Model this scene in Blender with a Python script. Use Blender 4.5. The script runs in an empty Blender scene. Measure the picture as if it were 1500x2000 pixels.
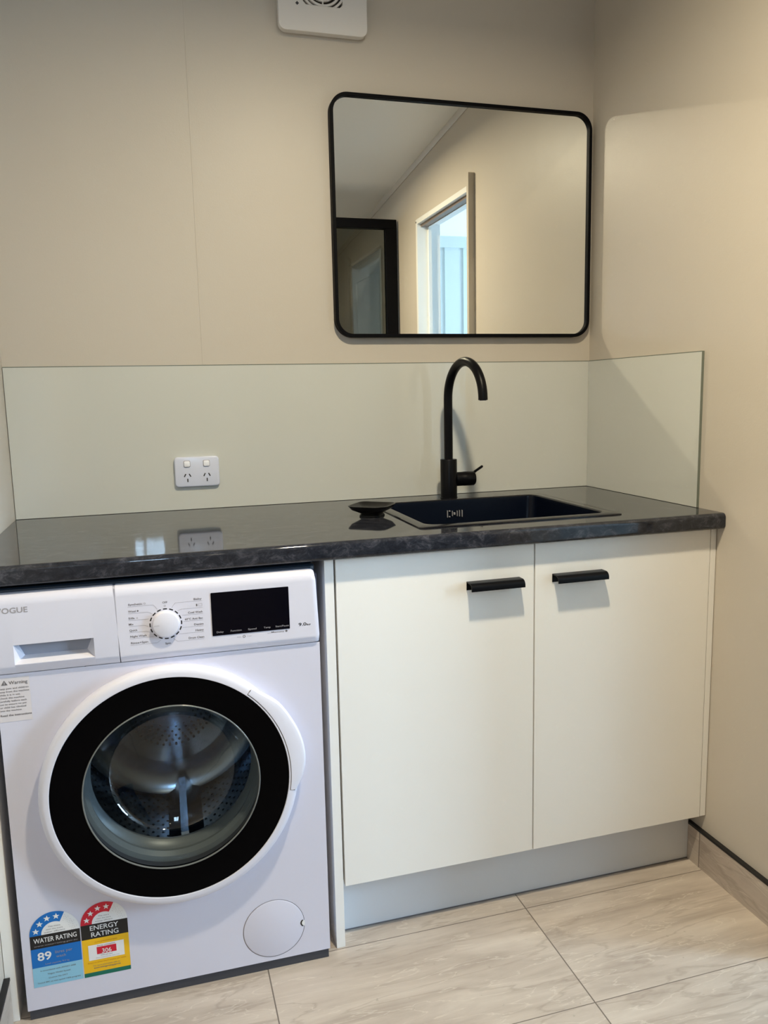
import bpy, bmesh, math, random
from mathutils import Vector, Matrix, Euler
S = bpy.context.scene
COL = S.collection
PI = math.pi

# ------------------------------------------------------------------ camera
cam_d = bpy.data.cameras.new('camera'); cam = bpy.data.objects.new('camera', cam_d); COL.objects.link(cam)
cam_d.sensor_fit = 'HORIZONTAL'; cam_d.sensor_width = 36.0; cam_d.lens = 1546.3 / 1500 * 36.0
cam_d.clip_start = 0.02
_R = Vector((0.95946944, -0.28096831, -0.02179897)); _U = Vector((0.06214772, 0.13550802, 0.98882518)); _F = Vector((0.27487461, 0.9501023, -0.14747734))
M4 = Matrix(((_R.x, _U.x, -_F.x, -1.25345), (_R.y, _U.y, -_F.y, -2.11454), (_R.z, _U.z, -_F.z, 1.18774), (0, 0, 0, 1)))
cam.matrix_world = M4
S.camera = cam

# ------------------------------------------------------------------ world, exposure, lights
S.view_settings.view_transform = 'Standard'; S.view_settings.look = 'None'
S.view_settings.gamma = 1.0; S.view_settings.use_curve_mapping = False
S.view_settings.exposure = 0.08
w = bpy.data.worlds.new('world'); S.world = w; w.use_nodes = True
bg = w.node_tree.nodes['Background']; bg.inputs[0].default_value = (0.62, 0.78, 1.0, 1); bg.inputs[1].default_value = 1.0
try:
    S.cycles.blur_glossy = 0.0
    S.cycles.use_guiding = True
    S.cycles.use_denoising = True
    S.cycles.use_adaptive_sampling = False
    S.cycles.max_bounces = 12; S.cycles.diffuse_bounces = 5; S.cycles.glossy_bounces = 6
    S.cycles.transparent_max_bounces = 16; S.cycles.transmission_bounces = 8
    S.cycles.sample_clamp_indirect = 0
    S.cycles.caustics_reflective = True; S.cycles.caustics_refractive = False
except Exception:
    pass

LAMP = (-0.76, -1.23, 2.255)      # recessed downlight over the laundry bench
LAMP_2 = (-1.00, -2.60, 2.145)    # second downlight nearer the entry
LAMP_POWER = 26.5; LAMP_2_POWER = 1.0
WARM = (1.0, 0.87, 0.63)
DAY_POWER = 145.0; DAY = (0.55, 0.74, 1.0); BACK_POWER = 11.0; SIDE_FILL_POWER = 12.0

def disk(name, loc, power, dia, color):
    d = bpy.data.lights.new(name, 'AREA'); d.shape = 'DISK'; d.size = dia; d.energy = power; d.color = color; d.spread = math.radians(171)
    o = bpy.data.objects.new(name, d); COL.objects.link(o); o.location = loc
    return o
def area(name, loc, rot, sx, sy, power, color):
    d = bpy.data.lights.new(name, 'AREA'); d.shape = 'RECTANGLE'; d.size = sx; d.size_y = sy; d.energy = power; d.color = color
    o = bpy.data.objects.new(name, d); COL.objects.link(o); o.location = loc; o.rotation_euler = rot
    return o
disk('downlight_lamp', LAMP, LAMP_POWER, 0.09, WARM)
disk('downlight_lamp', LAMP_2, LAMP_2_POWER, 0.09, WARM)
# daylight outside the window of the next room (window in the wall x = 2.3) and the small back window
area('window_daylight', (2.42, -2.20, 1.45), (0, math.radians(90), 0), 1.5, 0.55, DAY_POWER, DAY)
area('added_side_fill', (1.30, -0.10, 1.45), (math.radians(-90), 0, 0), 0.9, 1.2, SIDE_FILL_POWER, DAY)  # added fill light, brightens the next room's front wall
area('back_window_daylight', (-1.312, -3.37, 1.80), (math.radians(90), 0, 0), 0.215, 0.56, BACK_POWER, DAY)

# ------------------------------------------------------------------ helpers
def sr(r, g, b):
    f = lambda c: (c / 255 / 12.92) if c / 255 <= 0.04045 else ((c / 255 + 0.055) / 1.055) ** 2.4
    return (f(r), f(g), f(b), 1)
def mat(name, col, rough=0.5, metal=0.0, spec=0.5, coat=0.0, emit=None, es=0.0):
    m = bpy.data.materials.new(name); m.use_nodes = True
    b = m.node_tree.nodes['Principled BSDF']
    b.inputs['Base Color'].default_value = col; b.inputs['Roughness'].default_value = rough
    b.inputs['Metallic'].default_value = metal; b.inputs['Specular IOR Level'].default_value = spec
    b.inputs['Coat Weight'].default_value = coat; b.inputs['Coat Roughness'].default_value = 0.03
    if emit: b.inputs['Emission Color'].default_value = emit; b.inputs['Emission Strength'].default_value = es
    return m
def nt(m): return m.node_tree, m.node_tree.nodes['Principled BSDF']
def fine_noise(m, scale=400, strength=0.05, dist=0.002):
    t, b = nt(m)
    tc = t.nodes.new('ShaderNodeTexCoord'); n = t.nodes.new('ShaderNodeTexNoise'); n.inputs['Scale'].default_value = scale
    bu = t.nodes.new('ShaderNodeBump'); bu.inputs['Strength'].default_value = strength; bu.inputs['Distance'].default_value = dist
    t.links.new(tc.outputs['Object'], n.inputs['Vector']); t.links.new(n.outputs['Fac'], bu.inputs['Height']); t.links.new(bu.outputs['Normal'], b.inputs['Normal'])
    return m

def link(o, parent=None):
    COL.objects.link(o)
    if parent is not None: o.parent = parent
    return o
def obj(name, bm, mats, parent=None, smooth=True, bevel=0.0, seg=2):
    bmesh.ops.remove_doubles(bm, verts=bm.verts, dist=1e-6)
    bmesh.ops.recalc_face_normals(bm, faces=bm.faces)
    me = bpy.data.meshes.new(name); bm.to_mesh(me); bm.free()
    if not isinstance(mats, (list, tuple)): mats = [mats]
    for m in mats: me.materials.append(m)
    o = bpy.data.objects.new(name, me); link(o, parent)
    if smooth:
        for p in me.polygons: p.use_smooth = True
        try: me.set_sharp_from_angle(angle=math.radians(35))
        except Exception: pass
    if bevel:
        b = o.modifiers.new('bevel', 'BEVEL'); b.width = bevel; b.segments = seg; b.limit_method = 'ANGLE'; b.angle_limit = math.radians(40)
        try: b.harden_normals = True
        except Exception: pass
    return o
def weighted(o):
    m = o.modifiers.new('normals', 'WEIGHTED_NORMAL'); m.keep_sharp = True; m.weight = 100; return o
def empty(name, loc=(0, 0, 0), rz=0.0):
    o = bpy.data.objects.new(name, None); o.empty_display_size = 0.1; o.location = loc; o.rotation_euler = (0, 0, rz); COL.objects.link(o); return o
def tag(o, label=None, cat=None, group=None, kind=None):
    if label: o['label'] = label
    if cat: o['category'] = cat
    if group: o['group'] = group
    if kind: o['kind'] = kind
    return o
def box(bm, x0, x1, y0, y1, z0, z1, mi=0):
    v = [bm.verts.new((x, y, z)) for x in (x0, x1) for y in (y0, y1) for z in (z0, z1)]
    fs = []
    for q in ((0, 1, 3, 2), (4, 6, 7, 5), (0, 4, 5, 1), (2, 3, 7, 6), (0, 2, 6, 4), (1, 5, 7, 3)):
        f = bm.faces.new([v[i] for i in q]); f.material_index = mi; fs.append(f)
    return fs
def boxes(*a, mi=0):
    bm = bmesh.new()
    for b in a: box(bm, *b, mi=mi)
    return bm
def loft(bm, loops, cap0=False, cap1=False, closed=True, mi=0):
    L = [[bm.verts.new(p) for p in lp] for lp in loops]
    n = len(L[0])
    for a, b in zip(L, L[1:]):
        for i in range(n if closed else n - 1):
            j = (i + 1) % n
            f = bm.faces.new((a[i], a[j], b[j], b[i])); f.material_index = mi
    if cap0: f = bm.faces.new(L[0]); f.material_index = mi
    if cap1: f = bm.faces.new(list(reversed(L[-1]))); f.material_index = mi
    return L
def rrect(x0, x1, y0, y1, r, n=8):
    pts = []
    for cx, cy, a0 in ((x1 - r, y1 - r, 0), (x0 + r, y1 - r, 90), (x0 + r, y0 + r, 180), (x1 - r, y0 + r, 270)):
        for i in range(n + 1):
            a = math.radians(a0 + 90 * i / n); pts.append((cx + r * math.cos(a), cy + r * math.sin(a)))
    return pts
def lathe(bm, prof, axis='z', c=(0, 0, 0), n=64, cap0=False, cap1=False, mi=0):
    """prof: (radius, height along the axis)"""
    loops = []
    for r, h in prof:
        lp = []
        for i in range(n):
            a = 2 * PI * i / n; u, v = r * math.cos(a), r * math.sin(a)
            if axis == 'z': lp.append((c[0] + u, c[1] + v, c[2] + h))
            elif axis == 'y': lp.append((c[0] + u, c[1] + h, c[2] + v))
            else: lp.append((c[0] + h, c[1] + u, c[2] + v))
        loops.append(lp)
    loft(bm, loops, cap0, cap1, mi=mi)
def tube(bm, pts, rad, n=24, cap=True, mi=0):
    pts = [Vector(p) for p in pts]; loops = []
    ref = None
    for i, p in enumerate(pts):
        t = (pts[min(i + 1, len(pts) - 1)] - pts[max(i - 1, 0)]).normalized()
        if ref is None:
            ref = Vector((1, 0, 0)) if abs(t.x) < 0.9 else Vector((0, 1, 0))
        u = (ref - t * ref.dot(t)).normalized(); v = t.cross(u); ref = u
        r = rad[i] if isinstance(rad, (list, tuple)) else rad
        loops.append([tuple(p + (u * math.cos(2 * PI * k / n) + v * math.sin(2 * PI * k / n)) * r) for k in range(n)])
    loft(bm, loops, cap, cap, mi=mi)
def extrude_x(bm, prof, x0, x1, mi=0):
    """closed (y, z) outline extruded along x with end caps"""
    loft(bm, [[(x0, y, z) for y, z in prof], [(x1, y, z) for y, z in prof]], True, True, mi=mi)
def poly(bm, pts, mi=0):
    f = bm.faces.new([bm.verts.new(p) for p in pts]); f.material_index = mi; return f
def prism(bm, outline, y0, y1, mi=0):
    """outline in (x, z), extruded from y0 to y1"""
    loft(bm, [[(x, y0, z) for x, z in outline], [(x, y1, z) for x, z in outline]], True, True, mi=mi)
def plate_hole(bm, x0, x1, z0, z1, cx, cz, r, y, n=64, mi=0):
    """flat rectangle in the plane y with a round hole"""
    outer = []; inner = []
    for i in range(n):
        a = 2 * PI * i / n; dx, dz = math.cos(a), math.sin(a)
        inner.append(bm.verts.new((cx + r * dx, y, cz + r * dz)))
        t = min(((x1 - cx) / dx if dx > 1e-9 else (x0 - cx) / dx if dx < -1e-9 else 1e9), ((z1 - cz) / dz if dz > 1e-9 else (z0 - cz) / dz if dz < -1e-9 else 1e9))
        outer.append((cx + t * dx, cz + t * dz))
    # insert rectangle corners by snapping the nearest ray to each corner
    for X, Z in ((x0, z0), (x0, z1), (x1, z0), (x1, z1)):
        k = min(range(n), key=lambda i: (outer[i][0] - X) ** 2 + (outer[i][1] - Z) ** 2); outer[k] = (X, Z)
    ov = [bm.verts.new((a, y, b)) for a, b in outer]
    for i in range(n):
        j = (i + 1) % n; f = bm.faces.new((ov[i], ov[j], inner[j], inner[i])); f.material_index = mi
def text_tris(s, size=1.0, align='LEFT', bold=0.0):
    cu = bpy.data.curves.new('t', 'FONT'); cu.body = s; cu.size = size; cu.align_x = align; cu.fill_mode = 'FRONT'; cu.offset = bold; cu.resolution_u = 3
    o = bpy.data.objects.new('t', cu); COL.objects.link(o)
    bpy.context.view_layer.update()
    me = o.evaluated_get(bpy.context.evaluated_depsgraph_get()).to_mesh()
    vs = [(v.co.x, v.co.y) for v in me.vertices]; fs = [tuple(p.vertices) for p in me.polygons]
    bpy.data.objects.remove(o, do_unlink=True); bpy.data.curves.remove(cu)
    return vs, fs
def put_text(bm, s, x0, x1, z, cap, y, mi=0, bold=0.0):
    """text with cap height `cap`, baseline z, squeezed to x0..x1, flat in the plane y (facing -y)"""
    vs, fs = text_tris(s, 1.0, 'LEFT', bold)
    if not vs: return
    mx0 = min(v[0] for v in vs); mx1 = max(v[0] for v in vs)
    sx = (x1 - x0) / max(mx1 - mx0, 1e-6); sz = cap / 0.70
    V = [bm.verts.new((x0 + (a - mx0) * sx, y, z + b * sz)) for a, b in vs]
    for f in fs:
        try: q = bm.faces.new([V[i] for i in f]); q.material_index = mi
        except ValueError: pass
def rect(bm, x0, x1, z0, z1, y, mi=0):
    poly(bm, [(x0, y, z0), (x1, y, z0), (x1, y, z1), (x0, y, z1)], mi)
def star(bm, cx, cz, r, y, mi=0, rot=0.0):
    pts = []
    for i in range(10):
        a = PI / 2 + rot + i * PI / 5; q = r if i % 2 == 0 else r * 0.42
        pts.append((cx + q * math.cos(a), y, cz + q * math.sin(a)))
    for i in range(10):
        poly(bm, [(cx, y, cz), pts[i], pts[(i + 1) % 10]], mi)
def arc_band(bm, cx, cz, r0, r1, a0, a1, y, mi=0, n=32):
    for i in range(n):
        p = math.radians(a0 + (a1 - a0) * i / n); q = math.radians(a0 + (a1 - a0) * (i + 1) / n)
        P = [(cx + r0 * math.cos(p), y, cz + r0 * math.sin(p)), (cx + r1 * math.cos(p), y, cz + r1 * math.sin(p)), (cx + r1 * math.cos(q), y, cz + r1 * math.sin(q)), (cx + r0 * math.cos(q), y, cz + r0 * math.sin(q))]
        if r0 < 1e-7: P = P[1:] + [(cx, y, cz)]; P = [P[0], P[1], P[-1]]
        poly(bm, P, mi)
def flat(name, bm, mats, parent):
    """thin printed matter: no merging, no shading tricks"""
    me = bpy.data.meshes.new(name); bm.to_mesh(me); bm.free()
    for m in (mats if isinstance(mats, (list, tuple)) else [mats]): me.materials.append(m)
    o = bpy.data.objects.new(name, me); return link(o, parent)

# ------------------------------------------------------------------ materials
def wall_paint(name, col):
    m = mat(name, col, 0.42, spec=0.35); t, b = nt(m)
    tc = t.nodes.new('ShaderNodeTexCoord'); n = t.nodes.new('ShaderNodeTexNoise'); n.inputs['Scale'].default_value = 9; n.inputs['Detail'].default_value = 6
    n2 = t.nodes.new('ShaderNodeTexNoise'); n2.inputs['Scale'].default_value = 260
    mx = t.nodes.new('ShaderNodeMath'); mx.operation = 'MULTIPLY_ADD'; mx.inputs[1].default_value = 6.0
    bu = t.nodes.new('ShaderNodeBump'); bu.inputs['Strength'].default_value = 0.10; bu.inputs['Distance'].default_value = 0.0015
    t.links.new(tc.outputs['Object'], n.inputs['Vector']); t.links.new(tc.outputs['Object'], n2.inputs['Vector'])
    t.links.new(n.outputs['Fac'], mx.inputs[0]); t.links.new(n2.outputs['Fac'], mx.inputs[2]); t.links.new(mx.outputs[0], bu.inputs['Height'])
    t.links.new(bu.outputs['Normal'], b.inputs['Normal'])
    return m
M = {}
M['wall'] = wall_paint('warm_beige_paint', (0.53, 0.48, 0.41, 1))
M['ceiling'] = wall_paint('ceiling_paint', (0.80, 0.80, 0.79, 1))
M['white_paint'] = mat('white_trim_paint', (0.78, 0.79, 0.77, 1), 0.35)
M['annex'] = mat('white_panel_paint', (0.50, 0.54, 0.53, 1), 0.6)
M['splash'] = mat('pale_green_back_painted_glass', (0.57, 0.578, 0.538, 1), 0.02, spec=0.6)
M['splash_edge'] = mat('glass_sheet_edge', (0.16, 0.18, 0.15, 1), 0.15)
M['cabinet'] = mat('off_white_cabinet_board', (0.835, 0.815, 0.775, 1), 0.33)
M['kick'] = mat('daylight_tinted_kick_board', (0.66, 0.68, 0.71, 1), 0.30)  # same board as the doors, with the cool daylight tint put into its colour
M['black_metal'] = mat('matt_black_metal', (0.003, 0.003, 0.004, 1), 0.34, spec=0.13)
M['black_satin'] = mat('satin_black_frame', (0.003, 0.003, 0.004, 1), 0.5, spec=0.06)
M['sink'] = fine_noise(mat('black_granite_composite', (0.0015, 0.003, 0.009, 1), 0.26, spec=0.16), 1500, 0.06, 0.0005)
M['dish'] = mat('black_resin', (0.006, 0.006, 0.006, 1), 0.32, spec=0.3)
M['mirror'] = mat('silvered_mirror_glass', (0.93, 0.94, 0.91, 1), 0.0, metal=1.0)
M['white_plastic'] = mat('white_plastic', (0.76, 0.76, 0.78, 1), 0.25)
M['outlet'] = mat('outlet_white_plastic', (0.62, 0.65, 0.77, 1), 0.22)
M['switch'] = mat('switch_bright_white', (0.86, 0.87, 0.92, 1), 0.2)
M['slot'] = mat('dark_slot', (0.03, 0.03, 0.035, 1), 0.6)
M['fan_plastic'] = mat('fan_white_plastic', (0.72, 0.69, 0.66, 1), 0.16)
M['fan_dark'] = mat('fan_dark_cavity', (0.06, 0.055, 0.05, 1), 0.6)
M['washer'] = mat('washer_white_enamel', (0.66, 0.65, 0.75, 1), 0.38, spec=0.4)
M['washer_panel'] = mat('washer_panel_plastic', (0.69, 0.68, 0.77, 1), 0.40, spec=0.4)
M['washer_ring'] = mat('washer_ring_plastic', (0.73, 0.72, 0.80, 1), 0.30, spec=0.4)
M['groove'] = mat('joint_shadow_gap', (0.05, 0.05, 0.06, 1), 0.7)
M['dark_lid'] = mat('dark_worktop_lid', (0.02, 0.03, 0.045, 1), 0.25)
M['gloss_black'] = mat('gloss_black_trim', (0.0015, 0.0015, 0.002, 1), 0.12, spec=0.04)
M['display'] = mat('display_black_glass', (0.002, 0.002, 0.005, 1), 0.08, spec=0.15)
M['steel'] = mat('drum_stainless_steel', (0.40, 0.46, 0.54, 1), 0.20, metal=1.0)
M['drum_hole'] = mat('drum_perforation', (0.004, 0.004, 0.006, 1), 0.5)
M['gasket'] = mat('grey_rubber_gasket', (0.17, 0.18, 0.18, 1), 0.35)
M['chrome'] = mat('chrome', (0.8, 0.8, 0.82, 1), 0.12, metal=1.0)
M['trim_black'] = mat('black_tile_trim', (0.004, 0.004, 0.005, 1), 0.5)
M['lamp_glass'] = mat('lit_lamp_diffuser', (1, 0.9, 0.75, 1), 0.4, emit=(1.0, 0.82, 0.6, 1), es=6.0)
def ink(name, c): return mat(name, c, 0.45)
M['ink_black'] = ink('ink_black', (0.008, 0.008, 0.009, 1)); M['ink_grey'] = ink('ink_grey', (0.16, 0.15, 0.16, 1)); M['ink_lightgrey'] = ink('ink_light_grey', (0.34, 0.32, 0.34, 1))
M['ink_white'] = ink('ink_white', (0.80, 0.80, 0.80, 1)); M['ink_blue'] = ink('ink_blue', sr(0, 108, 190)); M['ink_pale_blue'] = ink('ink_pale_blue', sr(140, 195, 220))
M['ink_red'] = ink('ink_red', sr(205, 25, 50)); M['ink_yellow'] = ink('ink_yellow', sr(238, 185, 20)); M['ink_green'] = ink('ink_green', sr(0, 105, 85))
M['ink_orange'] = ink('ink_orange', sr(190, 120, 20)); M['sticker'] = ink('sticker_paper', (0.70, 0.66, 0.68, 1))

def thin_glass(name, tint, refl_rough=0.0, ior=1.45):
    m = bpy.data.materials.new(name); m.use_nodes = True; t = m.node_tree; t.nodes.clear()
    o = t.nodes.new('ShaderNodeOutputMaterial'); mx = t.nodes.new('ShaderNodeMixShader'); tr = t.nodes.new('ShaderNodeBsdfTransparent'); gl = t.nodes.new('ShaderNodeBsdfGlossy'); lw = t.nodes.new('ShaderNodeLayerWeight'); pw = t.nodes.new('ShaderNodeMath'); fr = t.nodes.new('ShaderNodeMath')
    lw.inputs[0].default_value = 0.5; pw.operation = 'POWER'; pw.inputs[1].default_value = 5.0; fr.operation = 'MULTIPLY_ADD'; fr.inputs[1].default_value = 0.85; fr.inputs[2].default_value = ((ior - 1) / (ior + 1)) ** 2 * 1.0; t.links.new(lw.outputs['Facing'], pw.inputs[0]); t.links.new(pw.outputs[0], fr.inputs[0]); tr.inputs[0].default_value = tint; gl.inputs[0].default_value = (1, 1, 1, 1); gl.inputs[1].default_value = refl_rough
    t.links.new(fr.outputs[0], mx.inputs[0]); t.links.new(tr.outputs[0], mx.inputs[1]); t.links.new(gl.outputs[0], mx.inputs[2]); t.links.new(mx.outputs[0], o.inputs[0])
    return m
M['door_glass'] = thin_glass('washer_porthole_glass', (0.70, 0.75, 0.77, 1), 0.01, 1.5)
M['tint_glass'] = thin_glass('tinted_door_glass', (0.50, 0.52, 0.50, 1), 0.0, 1.5)
M['clear_glass'] = thin_glass('window_glass', (0.93, 0.97, 0.97, 1), 0.0, 1.45)

def stone_floor(name, tile_lines=True, side=None):
    m = mat(name, (0.5, 0.42, 0.33, 1), 0.28, spec=0.4); t, b = nt(m); N = t.nodes.new; L = t.links.new
    geo = N('ShaderNodeNewGeometry'); sep = N('ShaderNodeSeparateXYZ'); L(geo.outputs['Position'], sep.inputs[0])
    def math_(op, a, bb=None, c=None):
        n = N('ShaderNodeMath'); n.operation = op
        for i, v in enumerate((a, bb, c)):
            if v is None: continue
            if isinstance(v, (int, float)): n.inputs[i].default_value = v
            else: L(v, n.inputs[i])
        return n.outputs[0]
    X, Y, Z = sep.outputs
    if side: X, Y = Y, Z          # skirting: length along y, height z
    if tile_lines:
        tx = math_('DIVIDE', math_('ADD', X, 0.4900), 0.600); ty = math_('DIVIDE', math_('ADD', Y, 0.5860), 0.3015)
    else:
        tx = math_('DIVIDE', math_('ADD', X, 0.5745), 0.600); ty = math_('MULTIPLY', Y, 0.0)
    ix = math_('FLOOR', tx); iy = math_('FLOOR', ty)
    # per-tile offset of the veining
    cmb = N('ShaderNodeCombineXYZ'); L(X, cmb.inputs[0]); L(Y, cmb.inputs[1]); L(math_('ADD', math_('MULTIPLY', ix, 3.7), math_('MULTIPLY', iy, 1.9)), cmb.inputs[2])
    mp = N('ShaderNodeMapping'); mp.inputs['Rotation'].default_value = (0, 0, math.radians(-9)); mp.inputs['Scale'].default_value = (1.0, 6.0, 1.0); L(cmb.outputs[0], mp.inputs[0])
    n1 = N('ShaderNodeTexNoise'); n1.inputs['Scale'].default_value = 3.2; n1.inputs['Detail'].default_value = 9; n1.inputs['Roughness'].default_value = 0.62; n1.inputs['Distortion'].default_value = 0.35; L(mp.outputs[0], n1.inputs['Vector'])
    r1 = N('ShaderNodeValToRGB'); e = r1.color_ramp.elements; e[0].position = 0.30; e[0].color = (0.345, 0.290, 0.245, 1); e[1].position = 0.72; e[1].color = (0.55, 0.485, 0.42, 1)
    k = e.new(0.5); k.color = (0.455, 0.392, 0.335, 1); L(n1.outputs['Fac'], r1.inputs[0])
    # thin veins: ridge of a distorted noise
    n2 = N('ShaderNodeTexNoise'); n2.inputs['Scale'].default_value = 2.1; n2.inputs['Detail'].default_value = 5; n2.inputs['Distortion'].default_value = 0.5; L(mp.outputs[0], n2.inputs['Vector'])
    rid = math_('ABSOLUTE', math_('SUBTRACT', n2.outputs['Fac'], 0.5))
    vein = N('ShaderNodeMapRange'); vein.inputs['From Min'].default_value = 0.0; vein.inputs['From Max'].default_value = 0.018; vein.inputs['To Min'].default_value = 1.0; vein.inputs['To Max'].default_value = 0.0; L(rid, vein.inputs[0])
    mpb = N('ShaderNodeMapping'); mpb.inputs['Location'].default_value = (5.1, 2.3, 7.7); mpb.inputs['Rotation'].default_value = (0, 0, math.radians(14)); mpb.inputs['Scale'].default_value = (1.0, 6.0, 1.0); L(cmb.outputs[0], mpb.inputs[0])
    n3 = N('ShaderNodeTexNoise'); n3.inputs['Scale'].default_value = 4.5; n3.inputs['Detail'].default_value = 6; n3.inputs['Distortion'].default_value = 0.6; L(mpb.outputs[0], n3.inputs['Vector'])
    rid2 = math_('ABSOLUTE', math_('SUBTRACT', n3.outputs['Fac'], 0.52))
    vein2 = N('ShaderNodeMapRange'); vein2.inputs['From Max'].default_value = 0.012; vein2.inputs['To Min'].default_value = 1.0; vein2.inputs['To Max'].default_value = 0.0; L(rid2, vein2.inputs[0])
    m1 = N('ShaderNodeMixRGB'); m1.inputs[2].default_value = (0.26, 0.21, 0.17, 1); L(r1.outputs[0], m1.inputs[1]); L(math_('MULTIPLY', vein.outputs[0], 0.38), m1.inputs[0])
    m2 = N('ShaderNodeMixRGB'); m2.inputs[2].default_value = (0.66, 0.60, 0.52, 1); L(m1.outputs[0], m2.inputs[1]); L(math_('MULTIPLY', vein2.outputs[0], 0.45), m2.inputs[0])
    n5 = N('ShaderNodeTexNoise'); n5.inputs['Scale'].default_value = 70; n5.inputs['Detail'].default_value = 3; L(cmb.outputs[0], n5.inputs['Vector'])
    sp = N('ShaderNodeMapRange'); sp.inputs['From Min'].default_value = 0.70; sp.inputs['From Max'].default_value = 0.76; L(n5.outputs['Fac'], sp.inputs[0])
    m3 = N('ShaderNodeMixRGB'); m3.inputs[2].default_value = (0.30, 0.26, 0.21, 1); L(m2.outputs[0], m3.inputs[1]); L(math_('MULTIPLY', sp.outputs[0], 0.5), m3.inputs[0])
    # grout
    def line(tt, size, wdt):
        fr = math_('SUBTRACT', tt, math_('ROUND', tt)); d = math_('MULTIPLY', math_('ABSOLUTE', fr), size); return math_('LESS_THAN', d, wdt)
    g = line(tx, 0.6, 0.0013)
    if tile_lines: g = math_('MAXIMUM', g, line(ty, 0.3015, 0.0010))
    m4 = N('ShaderNodeMixRGB'); m4.inputs[2].default_value = (0.15, 0.125, 0.105, 1); L(m3.outputs[0], m4.inputs[1]); L(g, m4.inputs[0])
    L(m4.outputs[0], b.inputs['Base Color'])
    return m
M['floor'] = stone_floor('beige_stone_floor_tile'); M['skirt'] = stone_floor('beige_stone_skirting_tile', False, True)

def bench_mat():
    m = mat('dark_slate_laminate', (0.03, 0.03, 0.035, 1), 0.05, spec=0.42); t, b = nt(m); N = t.nodes.new; L = t.links.new
    tc = N('ShaderNodeTexCoord'); mp = N('ShaderNodeMapping'); mp.inputs['Scale'].default_value = (1.0, 1.5, 1.5); mp.inputs['Rotation'].default_value = (0, 0.3, 0.35); L(tc.outputs['Object'], mp.inputs[0])
    n = N('ShaderNodeTexNoise'); n.inputs['Scale'].default_value = 30; n.inputs['Detail'].default_value = 13; n.inputs['Roughness'].default_value = 0.80; n.inputs['Distortion'].default_value = 0.5; L(mp.outputs[0], n.inputs['Vector'])
    r = N('ShaderNodeValToRGB'); e = r.color_ramp.elements; e[0].position = 0.32; e[0].color = (0.006, 0.007, 0.011, 1); e[1].position = 0.74; e[1].color = (0.11, 0.11, 0.13, 1); k = e.new(0.52); k.color = (0.022, 0.024, 0.032, 1)
    L(n.outputs['Fac'], r.inputs[0]); L(r.outputs[0], b.inputs['Base Color'])
    return m
M['bench'] = bench_mat()

# ------------------------------------------------------------------ room
XL = -1.590; YF = -3.25
def zc(y): return 2.377 + 0.082 * y       # the ceiling falls towards the entry
st = lambda o: tag(o, kind='structure')
floor = st(obj('floor', boxes((XL - 0.1, 2.5, YF - 0.1, 0.1, -0.05, 0.0)), M['floor']))
bm = boxes((XL - 0.1, 0.1, 0.0, 0.1, 0.0, 2.5))
wall_back = st(obj('wall_back', bm, M['wall'], bevel=0))
# sheet joint in the back wall: a thin cover strip almost flush with the paint
st(obj('trim_1', boxes((-1.1185, -1.1155, -0.0009, 0.0, 1.2725, 2.37)), M['wall'], bevel=0.0004))
st(obj('wall_left', boxes((XL - 0.1, XL, YF - 0.1, 0.0, 0.0, 2.5)), M['wall']))
DY0, DY1, DZ = -1.590, -0.915, 1.990       # doorway in the right wall
D3a, D3b, D3z = -2.92, -2.20, 1.985        # panelled door further back in the same wall
st(obj('wall_right', boxes((0.0, 0.1, DY1, 0.0, 0.0, 2.5), (0.0, 0.1, DY0, DY1, DZ, 2.5), (0.0, 0.1, D3b, DY0, 0.0, 2.5), (0.0, 0.1, D3a, D3b, D3z, 2.5), (0.0, 0.1, YF - 0.1, D3a, 0.0, 2.5)), M['wall']))
# front wall (behind the camera) with a small window
WX0, WX1, WZ0, WZ1 = -1.425, -1.200, 1.515, 2.06
st(obj('wall_front', boxes((XL, WX0, YF - 0.1, YF, 0, 2.5), (WX1, 0.0, YF - 0.1, YF, 0, 2.5), (WX0, WX1, YF - 0.1, YF, 0, WZ0), (WX0, WX1, YF - 0.1, YF, WZ1, 2.5)), M['wall']))
win = st(obj('window_1', boxes((WX0, WX1, YF - 0.08, YF - 0.02, WZ0, WZ0 + 0.02), (WX0, WX1, YF - 0.08, YF - 0.02, WZ1 - 0.02, WZ1), (WX0, WX0 + 0.02, YF - 0.08, YF - 0.02, WZ0 + 0.02, WZ1 - 0.02), (WX1 - 0.02, WX1, YF - 0.08, YF - 0.02, WZ0 + 0.02, WZ1 - 0.02), (-1.352, -1.336, YF - 0.08, YF - 0.02, WZ0 + 0.02, WZ1 - 0.02)), M['white_paint']))
obj('pane', boxes((WX0 + 0.02, WX1 - 0.02, YF - 0.055, YF - 0.05, WZ0 + 0.02, WZ1 - 0.02)), M['clear_glass'], win)
bm = bmesh.new()
loft(bm, [[(XL - 0.1, 0.1, zc(0.1)), (2.5, 0.1, zc(0.1)), (2.5, YF - 0.1, zc(YF - 0.1)), (XL - 0.1, YF - 0.1, zc(YF - 0.1))], [(XL - 0.1, 0.1, 2.6), (2.5, 0.1, 2.6), (2.5, YF - 0.1, 2.6), (XL - 0.1, YF - 0.1, 2.6)]], True, True)
st(obj('ceiling', bm, M['ceiling']))
# square-set cover strip where the ceiling meets the right wall
bm = bmesh.new()
loft(bm, [[(0, y, zc(y)), (-0.014, y, zc(y)), (-0.014, y, zc(y) - 0.004), (-0.004, y, zc(y) - 0.022), (0, y, zc(y) - 0.022)] for y in (0.0, YF)], True, True)
st(obj('trim_2', bm, M['wall']))
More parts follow.
